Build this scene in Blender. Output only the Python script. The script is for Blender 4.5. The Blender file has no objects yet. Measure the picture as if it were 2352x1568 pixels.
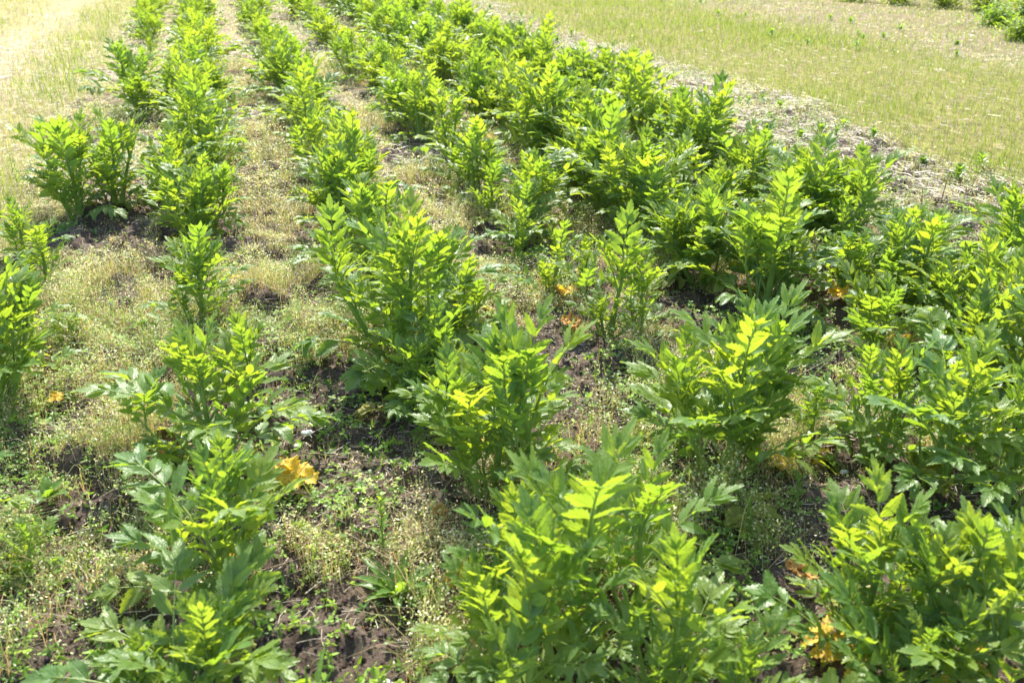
import bpy, math, random
import numpy as np
from mathutils import Matrix, Vector, Euler
R = math.radians
scene = bpy.context.scene

# ------------------------------------------------------------------ camera
CAM_H = 1.60
PITCH = R(24.05)
FPX, CX, CY = 2250.0, 1176.0, 784.0            # focal length and centre on a 2352 px wide frame
cam_d = bpy.data.cameras.new('camera')
cam = bpy.data.objects.new('camera', cam_d)
scene.collection.objects.link(cam)
cam.location = (0, 0, CAM_H)
cam.rotation_euler = (R(90) - PITCH, 0, 0)
cam_d.sensor_width = 36
cam_d.lens = 36 * FPX / 2352
cam_d.clip_end = 2000
cam_d.dof.use_dof = True
cam_d.dof.focus_distance = 3.9
cam_d.dof.aperture_fstop = 4.2
scene.camera = cam

# ------------------------------------------------------------------ light
SUN_EL, SUN_AZ = R(46), R(-5)                 # azimuth from +Y, negative to the left
world = bpy.data.worlds.new('World')
scene.world = world
world.use_nodes = True
nt = world.node_tree
sky = nt.nodes.new('ShaderNodeTexSky')
sky.sky_type = 'NISHITA'
sky.sun_disc = False
sky.sun_elevation = SUN_EL
sky.sun_rotation = SUN_AZ
bg = nt.nodes['Background']
bg.inputs['Strength'].default_value = 0.15
nt.links.new(sky.outputs[0], bg.inputs[0])
sun_d = bpy.data.lights.new('sun', 'SUN')
sun_d.energy = 4.2
sun_d.angle = R(0.53)
sun_d.color = (1.0, 0.95, 0.86)
sun = bpy.data.objects.new('sun', sun_d)
scene.collection.objects.link(sun)
sdir = Vector((math.sin(SUN_AZ) * math.cos(SUN_EL), math.cos(SUN_AZ) * math.cos(SUN_EL), math.sin(SUN_EL)))
sun.rotation_euler = sdir.to_track_quat('Z', 'Y').to_euler()
sun.location = sdir * 20
scene.view_settings.view_transform = 'Standard'
scene.view_settings.look = 'None'
scene.view_settings.exposure = 1.58
scene.view_settings.gamma = 1.0
scene.cycles.max_bounces = 6
scene.cycles.diffuse_bounces = 3
scene.cycles.transmission_bounces = 4
scene.cycles.glossy_bounces = 2
scene.cycles.sample_clamp_indirect = 6

# ------------------------------------------------------------------ layout helpers
def ground_at(px, py):
    xc, yc = (px - CX) / FPX, (py - CY) / FPX
    c, s = math.cos(PITCH), math.sin(PITCH)
    dy, dz = c - yc * s, -s - yc * c
    k = CAM_H / -dz
    return Vector((xc * k, dy * k, 0.0))
def height_at(p, py):                           # height above p seen on picture line py
    yc = (py - CY) / FPX
    c, s = math.cos(PITCH), math.sin(PITCH)
    dy, dz = c - yc * s, -s - yc * c
    return CAM_H + dz * p.y / dy
ROW_A = math.atan(-731 / FPX * math.cos(PITCH))
RV = np.array([math.sin(ROW_A), math.cos(ROW_A)])      # along the rows
LV = np.array([math.cos(ROW_A), -math.sin(ROW_A)])     # across, to the right
def u_of_slope(s):
    g = ground_at(445 + s * 920, 700)
    return g.x * LV[0] + g.y * LV[1]
ROWS = [u_of_slope(s) for s in (-0.345, 0.03, 0.51, 0.97, 1.42, 1.88)]
U_LEFT, U_RES, U_FIELD, U_FAR = u_of_slope(-0.60), u_of_slope(2.15), u_of_slope(2.98), u_of_slope(4.9)

# ------------------------------------------------------------------ noise
def _h(ix, iy, seed):
    n = (ix.astype(np.int64) * 374761393 + iy.astype(np.int64) * 668265263 + seed * 1274126177) & 0xffffffff
    n = ((n ^ (n >> 13)) * 1274126177) & 0xffffffff
    return ((n ^ (n >> 16)) & 0xffff) / 65535.0
def vnoise(x, y, seed=0):
    ix, iy = np.floor(x), np.floor(y)
    fx, fy = x - ix, y - iy
    fx, fy = fx * fx * (3 - 2 * fx), fy * fy * (3 - 2 * fy)
    a, b = _h(ix, iy, seed), _h(ix + 1, iy, seed)
    c, d = _h(ix, iy + 1, seed), _h(ix + 1, iy + 1, seed)
    return (a * (1 - fx) + b * fx) * (1 - fy) + (c * (1 - fx) + d * fx) * fy
def fbm(x, y, octv=4, seed=0):
    t, a, n = 0, 0.5, 0
    for i in range(octv):
        t = t + a * vnoise(x * 2 ** i + 17.3 * i, y * 2 ** i - 9.1 * i, seed + i); n += a; a *= 0.5
    return t / n
def sstep(a, b, x):
    t = np.clip((x - a) / (b - a), 0, 1)
    return t * t * (3 - 2 * t)
def uv_of(x, y):
    return x * LV[0] + y * LV[1], x * RV[0] + y * RV[1]

def zones(x, y):
    """crop, residue, field, left, far weights"""
    u, t = uv_of(x, y)
    w = (fbm(x * 0.9, y * 0.9, 3, 5) - 0.5) * 0.8
    left = 1 - sstep(U_LEFT - 0.15, U_LEFT + 0.15, u + w * 0.6)
    field = sstep(U_FIELD - 0.2, U_FIELD + 0.25, u + w) * (1 - sstep(U_FAR - 0.8, U_FAR + 0.8, u + w))
    far = sstep(U_FAR - 0.8, U_FAR + 0.8, u + w)
    res = sstep(U_RES - 0.2, U_RES + 0.15, u + w * 0.5) * (1 - sstep(U_FIELD - 0.2, U_FIELD + 0.25, u + w))
    crop = np.clip(1 - left - field - far - res, 0, 1)
    return crop, res, field, left, far

def ground_z(x, y):
    d = np.hypot(x, y)
    crop, res, field, left, far = zones(x, y)
    rough = crop + 0.8 * res + 0.25 * (field + left + far)
    near = 1 - sstep(8, 16, d)
    big = (fbm(x * 1.1, y * 1.1, 2, 11) - 0.5) * 0.06
    cl = fbm(x * 7, y * 7, 3, 21)
    clod = np.clip(cl - 0.50, 0, 1) * 0.20
    fine = (fbm(x * 30, y * 30, 3, 31) - 0.5) * 0.034 * near
    return big * (0.4 + 0.6 * rough) + (clod - 0.02) * rough * (0.3 + 0.7 * near) + fine * rough
def gz(x, y):
    return float(ground_z(np.array([float(x)]), np.array([float(y)]))[0])

# ------------------------------------------------------------------ mesh helpers
def link(o, parent=None):
    scene.collection.objects.link(o)
    if parent is not None:
        o.parent = parent
    return o
def tag(o, label=None, cat=None, group=None, kind=None):
    if label: o['label'] = label
    if cat: o['category'] = cat
    if group: o['group'] = group
    if kind: o['kind'] = kind
    return o
def empty(name, loc, rz=0.0):
    o = bpy.data.objects.new(name, None)
    o.empty_display_size = 0.05
    o.location = loc
    o.rotation_euler = (0, 0, rz)
    return link(o)
def np_mesh(name, V, F, mats, col=None, uv=None, midx=None, smooth=False):
    """V (n,3), F (m,k) uniform faces or list of such arrays"""
    me = bpy.data.meshes.new(name)
    Fs = F if isinstance(F, list) else [F]
    nl = sum(f.size for f in Fs); nf = sum(len(f) for f in Fs)
    me.vertices.add(len(V)); me.loops.add(nl); me.polygons.add(nf)
    me.vertices.foreach_set('co', np.asarray(V, np.float32).ravel())
    li = np.concatenate([f.ravel() for f in Fs]).astype(np.int32)
    me.loops.foreach_set('vertex_index', li)
    tot = np.concatenate([np.full(len(f), f.shape[1], np.int32) for f in Fs])
    st = np.concatenate([[0], np.cumsum(tot)[:-1]]).astype(np.int32)
    me.polygons.foreach_set('loop_start', st)
    me.polygons.foreach_set('loop_total', tot)
    if midx is not None:
        me.polygons.foreach_set('material_index', np.asarray(midx, np.int32))
    for m in mats: me.materials.append(m)
    me.update(calc_edges=True)
    if smooth:
        me.polygons.foreach_set('use_smooth', np.ones(nf, bool))
    if col is not None:
        a = me.color_attributes.new('Col', 'FLOAT_COLOR', 'POINT')
        c = np.ones((len(V), 4), np.float32); c[:, :3] = col
        a.data.foreach_set('color', c.ravel())
    if uv is not None:
        l = me.uv_layers.new(name='UVMap')
        l.data.foreach_set('uv', np.asarray(uv, np.float32)[li].ravel())
    me.validate()
    return me

class MB:
    """collects verts, quads, uv and a material index"""
    def __init__(s): s.V, s.F, s.UV, s.M = [], [], [], []
    def add(s, V, F, UV, m):
        o = len(s.V)
        s.V += [tuple(v) for v in V]; s.UV += [tuple(q) for q in UV]
        s.F += [tuple(i + o for i in f) for f in F]; s.M += [m] * len(F)
    def grid(s, P, UV, m):
        r, c = P.shape[:2]
        F = [(i * c + j, i * c + j + 1, (i + 1) * c + j + 1, (i + 1) * c + j) for i in range(r - 1) for j in range(c - 1)]
        s.add(P.reshape(-1, 3), F, UV.reshape(-1, 2), m)
    def tube(s, pts, rad, m, k=6, ridge=0.0):
        pts = [Vector(p) for p in pts]
        P = np.zeros((len(pts), k + 1, 3)); UV = np.zeros((len(pts), k + 1, 2))
        for i, p in enumerate(pts):
            t = (pts[min(i + 1, len(pts) - 1)] - pts[max(i - 1, 0)]).normalized()
            a = t.cross(Vector((1, 0.17, 0.05))).normalized(); b = t.cross(a)
            for j in range(k + 1):
                an = 2 * math.pi * (j % k) / k
                r = rad[i] * (1 + (ridge if j % 2 else -ridge))
                P[i, j] = p + a * math.cos(an) * r + b * math.sin(an) * r
                UV[i, j] = (j / k, i / len(pts))
        s.grid(P, UV, m)
    def mesh(s, name, mats, smooth=True):
        V = np.array(s.V); F = np.array(s.F)
        return np_mesh(name, V, F, mats, uv=np.array(s.UV), midx=s.M, smooth=smooth)
    def arrays(s):
        return np.array(s.V), np.array(s.F), np.array(s.UV), np.array(s.M)

# ------------------------------------------------------------------ materials
def new_mat(name):
    m = bpy.data.materials.new(name); m.use_nodes = True
    n = m.node_tree.nodes; n.clear()
    out = n.new('ShaderNodeOutputMaterial')
    return m, m.node_tree, n, out
def mth(t, op, a, b=None, c=None):
    n = t.nodes.new('ShaderNodeMath'); n.operation = op
    for i, q in enumerate((a, b, c)):
        if q is None: continue
        if isinstance(q, (int, float)): n.inputs[i].default_value = q
        else: t.links.new(q, n.inputs[i])
    return n.outputs[0]
def mixc(t, f, a, b, mode='MIX'):
    n = t.nodes.new('ShaderNodeMix'); n.data_type = 'RGBA'; n.blend_type = mode
    for i, q in ((0, f), (6, a), (7, b)):
        if isinstance(q, (int, float)): n.inputs[i].default_value = q
        elif isinstance(q, tuple): n.inputs[i].default_value = (*q, 1)
        else: t.links.new(q, n.inputs[i])
    return n.outputs[2]
def noise(t, vec, scale, detail=3, rough=0.55):
    n = t.nodes.new('ShaderNodeTexNoise'); n.inputs['Scale'].default_value = scale
    n.inputs['Detail'].default_value = detail; n.inputs['Roughness'].default_value = rough
    if vec is not None: t.links.new(vec, n.inputs['Vector'])
    return n.outputs['Fac']
def ramp(t, f, a, b):
    n = t.nodes.new('ShaderNodeMapRange'); n.inputs[1].default_value = a; n.inputs[2].default_value = b
    t.links.new(f, n.inputs[0]); return n.outputs[0]

def leaf_material(name, top, trans, young_top, young_trans, mixf=0.5, spots=None, rough=0.42, veins=True, hairy=0.0):
    m, t, n, out = new_mat(name)
    oi = n.new('ShaderNodeObjectInfo'); tc = n.new('ShaderNodeTexCoord'); geo = n.new('ShaderNodeNewGeometry')
    uvs = n.new('ShaderNodeSeparateXYZ'); t.links.new(tc.outputs['UV'], uvs.inputs[0])
    ax = mth(t, 'ABSOLUTE', uvs.outputs[0])
    # colour shifts from leaf to leaf and patch to patch
    nz = noise(t, tc.outputs['Object'], 9, 3)
    age = mth(t, 'ADD', mth(t, 'MULTIPLY', oi.outputs['Random'], 0.75), mth(t, 'MULTIPLY', ramp(t, nz, 0.3, 0.7), 0.3))
    age = ramp(t, age, 0.25, 0.95)
    base = mixc(t, age, top, young_top)
    tr = mixc(t, age, trans, young_trans)
    if veins:
        ph = mth(t, 'SUBTRACT', mth(t, 'MULTIPLY', uvs.outputs[1], 6.5), mth(t, 'MULTIPLY', ax, 2.3))
        saw = mth(t, 'ABSOLUTE', mth(t, 'SUBTRACT', mth(t, 'FRACT', ph), 0.5))
        side = ramp(t, saw, 0.085, 0.015)
        mid = ramp(t, ax, 0.09, 0.03)
        vein = mth(t, 'MAXIMUM', mid, mth(t, 'MULTIPLY', side, 0.75))
        netn = ramp(t, noise(t, tc.outputs['UV'], 26, 2), 0.42, 0.6)
        base = mixc(t, mth(t, 'MULTIPLY', vein, 0.45), base, (0.20, 0.30, 0.09))
        tr = mixc(t, mth(t, 'MULTIPLY', vein, 0.55), tr, tuple(c * 0.35 for c in trans))
        tr = mixc(t, mth(t, 'MULTIPLY', netn, 0.22), tr, tuple(c * 0.55 for c in trans))
    if spots:
        sp = ramp(t, noise(t, tc.outputs['Object'], 85, 2), 0.57, 0.63)
        sp = mth(t, 'MULTIPLY', sp, ramp(t, noise(t, tc.outputs['Object'], 8, 1), 0.35, 0.6))
        base = mixc(t, sp, base, spots); tr = mixc(t, sp, tr, spots)
    # the underside of the leaf is paler and greyer
    base = mixc(t, mth(t, 'MULTIPLY', geo.outputs['Backfacing'], 0.55), base, tuple(c * 1.5 + 0.03 for c in top))
    p = n.new('ShaderNodeBsdfPrincipled')
    t.links.new(base, p.inputs['Base Color'])
    rn = noise(t, tc.outputs['Object'], 35, 2)
    t.links.new(mth(t, 'MULTIPLY_ADD', rn, 0.3, rough - 0.15), p.inputs['Roughness'])
    p.inputs['Specular IOR Level'].default_value = 0.5
    bp = n.new('ShaderNodeBump'); bp.inputs['Strength'].default_value = 0.55; bp.inputs['Distance'].default_value = 0.004
    hh = noise(t, tc.outputs['Object'], 70, 2)
    if veins: hh = mth(t, 'SUBTRACT', hh, mth(t, 'MULTIPLY', vein, 0.9))
    t.links.new(hh, bp.inputs['Height'])
    t.links.new(bp.outputs[0], p.inputs['Normal'])
    tl = n.new('ShaderNodeBsdfTranslucent'); t.links.new(tr, tl.inputs[0]); t.links.new(bp.outputs[0], tl.inputs['Normal'])
    mx = n.new('ShaderNodeMixShader'); mx.inputs[0].default_value = mixf
    t.links.new(p.outputs[0], mx.inputs[1]); t.links.new(tl.outputs[0], mx.inputs[2])
    t.links.new(mx.outputs[0], out.inputs[0])
    return m
M_LEAF = leaf_material('leaf_green', (0.135, 0.25, 0.058), (0.30, 0.45, 0.022), (0.22, 0.31, 0.06), (0.47, 0.56, 0.025), 0.54)
M_WEED = leaf_material('weed_green', (0.07, 0.16, 0.03), (0.28, 0.45, 0.03), (0.12, 0.22, 0.04), (0.45, 0.60, 0.03), 0.45, veins=False)
M_YELLOW = leaf_material('leaf_yellow', (0.74, 0.47, 0.03), (0.88, 0.58, 0.03), (0.80, 0.56, 0.05), (0.90, 0.68, 0.05), 0.4, spots=(0.10, 0.04, 0.01), rough=0.6)
M_BROWN = leaf_material('leaf_orange_brown', (0.56, 0.25, 0.06), (0.66, 0.30, 0.05), (0.66, 0.40, 0.10), (0.8, 0.46, 0.08), 0.35, spots=(0.09, 0.035, 0.015), rough=0.65)
M_PALE = leaf_material('leaf_fading', (0.22, 0.27, 0.05), (0.55, 0.6, 0.04), (0.38, 0.34, 0.06), (0.75, 0.68, 0.06), 0.48, spots=(0.20, 0.15, 0.03), rough=0.5)

def simple(name, c1, c2, scale=20, rough=0.6, trans=0.0, bump=0.3, aniso=None):
    m, t, n, out = new_mat(name)
    tc = n.new('ShaderNodeTexCoord')
    f = ramp(t, noise(t, tc.outputs['Object'], scale, 4), 0.3, 0.7)
    c = mixc(t, f, c1, c2)
    p = n.new('ShaderNodeBsdfPrincipled'); t.links.new(c, p.inputs['Base Color']); p.inputs['Roughness'].default_value = rough
    bp = n.new('ShaderNodeBump'); bp.inputs['Strength'].default_value = bump; bp.inputs['Distance'].default_value = 0.003
    t.links.new(noise(t, tc.outputs['Object'], scale * 5, 3), bp.inputs['Height']); t.links.new(bp.outputs[0], p.inputs['Normal'])
    if trans:
        tl = n.new('ShaderNodeBsdfTranslucent'); t.links.new(c, tl.inputs[0])
        mx = n.new('ShaderNodeMixShader'); mx.inputs[0].default_value = trans
        t.links.new(p.outputs[0], mx.inputs[1]); t.links.new(tl.outputs[0], mx.inputs[2]); t.links.new(mx.outputs[0], out.inputs[0])
    else:
        t.links.new(p.outputs[0], out.inputs[0])
    return m
M_STEM = simple('stem_pale_green', (0.16, 0.27, 0.04), (0.30, 0.40, 0.08), 14, 0.4, 0.25)
M_RACHIS = simple('leaf_stalk', (0.20, 0.32, 0.06), (0.36, 0.44, 0.12), 20, 0.45, 0.3)
M_DRY = simple('dry_stalk', (0.50, 0.40, 0.27), (0.70, 0.62, 0.48), 25, 0.65, 0.0)
M_TWIG = simple('brown_stalk', (0.20, 0.13, 0.05), (0.34, 0.24, 0.10), 25, 0.7)
M_STONE = simple('pale_stone', (0.60, 0.57, 0.53), (0.82, 0.80, 0.78), 30, 0.8, bump=0.8)
M_PETAL = simple('white_petal', (0.75, 0.75, 0.78), (0.85, 0.85, 0.85), 30, 0.5, 0.4)

def attr_mat(name, rough=0.55, trans=0.4, tmul=(1.3, 1.3, 0.7), spec=0.4):
    m, t, n, out = new_mat(name)
    a = n.new('ShaderNodeAttribute'); a.attribute_name = 'Col'
    p = n.new('ShaderNodeBsdfPrincipled'); t.links.new(a.outputs['Color'], p.inputs['Base Color'])
    p.inputs['Roughness'].default_value = rough; p.inputs['Specular IOR Level'].default_value = spec
    tl = n.new('ShaderNodeBsdfTranslucent'); t.links.new(mixc(t, 1.0, a.outputs['Color'], tmul, 'MULTIPLY'), tl.inputs[0])
    mx = n.new('ShaderNodeMixShader'); mx.inputs[0].default_value = trans
    t.links.new(p.outputs[0], mx.inputs[1]); t.links.new(tl.outputs[0], mx.inputs[2]); t.links.new(mx.outputs[0], out.inputs[0])
    return m
M_COVER = attr_mat('ground_cover', 0.45, 0.4, (1.25, 1.2, 0.8))
M_GRASS = attr_mat('grass_blades', 0.5, 0.42, (1.25, 1.2, 0.6), 0.25)
M_LITTER = attr_mat('straw_litter', 0.5, 0.12, (1, 1, 1))

# ground
def ground_material():
    m, t, n, out = new_mat('soil')
    g = n.new('ShaderNodeNewGeometry'); P = g.outputs['Position']
    a = n.new('ShaderNodeAttribute'); a.attribute_name = 'Col'
    f1 = ramp(t, noise(t, P, 13, 6, 0.7), 0.36, 0.66)
    f2 = ramp(t, noise(t, P, 90, 4, 0.6), 0.35, 0.7)
    tone = mixc(t, f1, (0.58, 0.56, 0.54), (1.45, 1.42, 1.38))
    c = mixc(t, 1.0, a.outputs['Color'], tone, 'MULTIPLY')
    tone2 = mixc(t, f2, (0.75, 0.73, 0.72), (1.3, 1.28, 1.24))
    c = mixc(t, 1.0, c, tone2, 'MULTIPLY')
    p = n.new('ShaderNodeBsdfPrincipled'); t.links.new(c, p.inputs['Base Color'])
    p.inputs['Roughness'].default_value = 0.95; p.inputs['Specular IOR Level'].default_value = 0.15
    b1 = n.new('ShaderNodeBump'); b1.inputs['Strength'].default_value = 0.9; b1.inputs['Distance'].default_value = 0.02
    t.links.new(noise(t, P, 45, 8, 0.7), b1.inputs['Height'])
    t.links.new(b1.outputs[0], p.inputs['Normal'])
    t.links.new(p.outputs[0], out.inputs[0])
    return m
def axis_steps(lo, hi, c0, c1, s0, grow, smax):
    xs = list(np.arange(c0, c1, s0)); s = s0; x = xs[-1]
    while x < hi: s = min(s * grow, smax); x += s; xs.append(x)
    s = s0; x = xs[0]; pre = []
    while x > lo: s = min(s * grow, smax); x -= s; pre.append(x)
    return np.array(pre[::-1] + xs)
gx = axis_steps(-150, 150, -2.2, 3.4, 0.014, 1.018, 8)
gy = axis_steps(-20, 220, 1.6, 5.5, 0.014, 1.012, 8)
X, Y = np.meshgrid(gx, gy)
Zg = ground_z(X, Y)
crop, res, field, left, far = zones(X, Y)
pat = fbm(X * 1.1, Y * 1.1, 4, 44)[..., None]
pat2 = fbm(X * 5, Y * 5, 3, 46)[..., None]
soil = np.array([0.105, 0.081, 0.064]) * (0.75 + 0.6 * pat2)
dry = np.array([0.30, 0.245, 0.16]) * (0.8 + 0.4 * pat2)
D = (Y * 1.0)[..., None]
cropc = soil + (dry - soil) * (sstep(5.5, 12, D) * (0.45 + 0.5 * pat))
resc = np.array([0.105, 0.083, 0.062]) * (0.6 + 0.8 * pat2)
resc = resc + (np.array([0.21, 0.18, 0.10]) - resc) * sstep(7, 12, D) * 0.7
fieldc = np.array([0.23, 0.20, 0.095]) * (0.8 + 0.4 * pat2)
leftc = np.array([0.32, 0.28, 0.15]) * (0.85 + 0.3 * pat2)
Ug, Tg = uv_of(X, Y)
track = np.exp(-((Ug - (U_LEFT - 0.95 - 0.25 * vnoise(Tg * 0.4, Tg * 0, 7))) / 0.42) ** 2)[..., None] * (0.3 + 0.8 * pat)
leftc = leftc + (np.array([0.38, 0.32, 0.22]) - leftc) * np.clip(track, 0, 1)
farc = np.array([0.21, 0.17, 0.11]) * (0.75 + 0.5 * pat2)
Cg = (crop[..., None] * cropc + res[..., None] * resc + field[..., None] * fieldc + left[..., None] * leftc + far[..., None] * farc)
nr, nc = X.shape
idx = np.arange(nr * nc).reshape(nr, nc)
Fg = np.stack([idx[:-1, :-1], idx[:-1, 1:], idx[1:, 1:], idx[1:, :-1]], -1).reshape(-1, 4)
gme = np_mesh('ground', np.stack([X, Y, Zg], -1).reshape(-1, 3), Fg, [ground_material()], col=Cg.reshape(-1, 3), smooth=True)
tag(link(bpy.data.objects.new('ground', gme)), kind='structure')

# ------------------------------------------------------------------ leaflets and compound leaves
def frame(d, nrm):
    y = Vector(d).normalized(); z = Vector(nrm); z = (z - y * z.dot(y)).normalized(); x = y.cross(z)
    return np.array([x, y, z]).T
def leaflet(mb, org, d, nrm, L, W, rng, n=6, fold=0.25, curl=0.5, lobe=0.0, m=0, tooth=0.11, wave=0.06):
    rows = 2 * n + 1
    P = np.zeros((rows, 5, 3)); UV = np.zeros((rows, 5, 2))
    ph = rng.uniform(0, 6.28)
    for k in range(rows):
        s = k / (rows - 1)
        prof = (math.sin(math.pi * min(1, s ** 0.72)) ** 0.75) if 0 < s < 1 else 0.0
        prof = max(prof, 0.06 if k == 0 else 0.0)
        if lobe: prof *= 1 - lobe * math.exp(-((s - 0.48) / 0.07) ** 2)
        th = curl * s                                      # arc downwards along its length
        yy = L * (math.sin(th) / curl if abs(curl) > 1e-3 else s)
        zz = -L * ((1 - math.cos(th)) / curl if abs(curl) > 1e-3 else 0)
        for j, q in enumerate((-1, -0.5, 0, 0.5, 1)):
            w = W * 0.5 * prof * q
            dy = 0.0
            if abs(q) == 1 and 0 < k < rows - 1:
                if k % 2: w *= 1 + tooth; dy = L * 0.35 / n
                else: w *= 1 - tooth
            z = zz + abs(w) * fold + wave * W * math.sin(ph + s * 9 + q * 2.2) * abs(q)
            P[k, j] = (w, yy + dy, z)
            UV[k, j] = (q, s)
    Rm = frame(d, nrm)
    P = P @ Rm.T + np.array(org)
    mb.grid(P, UV, m)

def compound_leaf(seed, th0, th1, Lp=0.14, Lr=0.22, pairs=4, ll=0.085, lw=0.044, n=6, k=5, spread=60, lift=14, curl=0.5, droop=0.0):
    """local +Z up, leaning out to +Y; total arc length Lp+Lr"""
    rng = random.Random(seed); mb = MB()
    N = 12; pts, tans = [], []; p = Vector((0, 0, 0)); T = Lp + Lr
    side = rng.uniform(-0.12, 0.12)
    for i in range(N + 1):
        s = i / N; th = th0 + (th1 - th0) * s ** 1.3
        t = Vector((side * s, math.sin(th), math.cos(th))).normalized()
        pts.append(p.copy()); tans.append(t); p = p + t * (T / N)
    rad = [0.0048 * (1 - 0.78 * i / N) for i in range(N + 1)]
    rad[0] = 0.0075
    mb.tube(pts, rad, 1, k, 0.12)
    def at(s):
        f = s * N; i = min(int(f), N - 1); a = f - i
        return pts[i].lerp(pts[i + 1], a), tans[i].lerp(tans[i + 1], a).normalized()
    X_ = Vector((1, 0, 0))
    s0 = Lp / T
    for q in range(pairs):
        f = q / max(pairs - 1, 1)
        s = s0 + (1 - s0) * (0.02 + 0.86 * f ** 0.9)
        o, t = at(s)
        nrm = X_.cross(t).normalized(); nrm = -nrm if nrm.y > 0 and th0 < 1.2 and nrm.z < 0 else nrm
        if nrm.z < -0.01 or (abs(nrm.z) < 0.2 and nrm.y > 0): nrm = -nrm
        size = (0.72 + 0.42 * math.sin(math.pi * (0.2 + 0.62 * f))) * rng.uniform(0.88, 1.1)
        for sg in (-1, 1):
            a = R(spread - 14 * f + rng.uniform(-13, 13)); li = R(lift + rng.uniform(-22, 24))
            d = X_ * sg * math.sin(a) * math.cos(li) + t * math.cos(a) * math.cos(li) + nrm * math.sin(li)
            nn = nrm + X_ * (-sg) * math.tan(li) * 0.8 + Vector((rng.uniform(-.4, .4), rng.uniform(-.45, .45), rng.uniform(-.2, .3)))
            oo = o + X_ * sg * 0.004
            leaflet(mb, oo, d, nn, ll * size, lw * size * rng.uniform(0.85, 1.15), rng, n, rng.uniform(0.05, 0.45), curl * rng.uniform(0.2, 2.0), rng.uniform(0, 0.2))
    o, t = at(0.97)
    nrm = X_.cross(t).normalized()
    if nrm.z < -0.01 or (abs(nrm.z) < 0.2 and nrm.y > 0): nrm = -nrm
    leaflet(mb, o, t, nrm, ll * 1.12, lw * 1.15, rng, n, 0.2, curl * 0.8, 0.18)
    for sg in (-1, 1):
        a = R(33)
        leaflet(mb, o, X_ * sg * math.sin(a) + t * math.cos(a) + nrm * 0.12, nrm - X_ * sg * 0.2, ll * 0.82, lw * 0.75, rng, n, 0.2, curl, 0.0)
    return mb, (pts[-1] + tans[-1] * ll)

VAR = {'top': [], 'mid': [], 'low': []}
def build_variants():
    sd = 1
    for i in range(6):
        VAR['top'].append(dict(seed=sd, th0=R(4), th1=R(12 + 7 * i), Lp=0.07, Lr=0.21, pairs=5, ll=0.080, lw=0.029, spread=50, lift=12, curl=0.3)); sd += 1
    for i in range(7):
        VAR['mid'].append(dict(seed=sd, th0=R(10 + 3 * i), th1=R(36 + 7 * i), Lp=0.16, Lr=0.21, pairs=4 + i % 2, ll=0.088, lw=0.034, spread=54, lift=16, curl=0.45)); sd += 1
    for i in range(7):
        VAR['low'].append(dict(seed=sd, th0=R(24 + 4 * i), th1=R(55 + 8 * i), Lp=0.16, Lr=0.18, pairs=3 + i % 2, ll=0.086, lw=0.044, spread=60, lift=10, curl=0.75)); sd += 1
build_variants()
HI, LO = {}, {}
for key in VAR:
    for i, kw in enumerate(VAR[key]):
        mb, tip = compound_leaf(**kw)
        HI[(key, i)] = (mb.mesh('leaf_' + key, [M_LEAF, M_RACHIS]), tip)
        kl = dict(kw); kl['n'] = 3; kl['k'] = 3
        LO[(key, i)] = compound_leaf(**kl)[0].arrays()
FADE = {}
for key, i in (('low', 1), ('low', 3), ('low', 5), ('low', 6)):
    FADE[(key, i, 'p')] = HI[(key, i)][0].copy(); FADE[(key, i, 'p')].materials[0] = M_PALE
    FADE[(key, i, 'y')] = HI[(key, i)][0].copy(); FADE[(key, i, 'y')].materials[0] = M_YELLOW

def stem_mb(rng, h, lean, r0, off):
    mb = MB(); pts = []; rad = []
    N = 7; bend = Vector((rng.uniform(-.1, .1), rng.uniform(-.1, .1), 0))
    for i in range(N + 1):
        s = i / N
        pts.append(off + Vector((lean.x * s * h + bend.x * h * s * s, lean.y * s * h + bend.y * h * s * s, h * s - 0.03 * (1 - s))))
        rad.append(r0 * (1.15 - 0.75 * s))
    mb.tube(pts, rad, 0, 8, 0.07)
    return mb, pts

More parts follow.
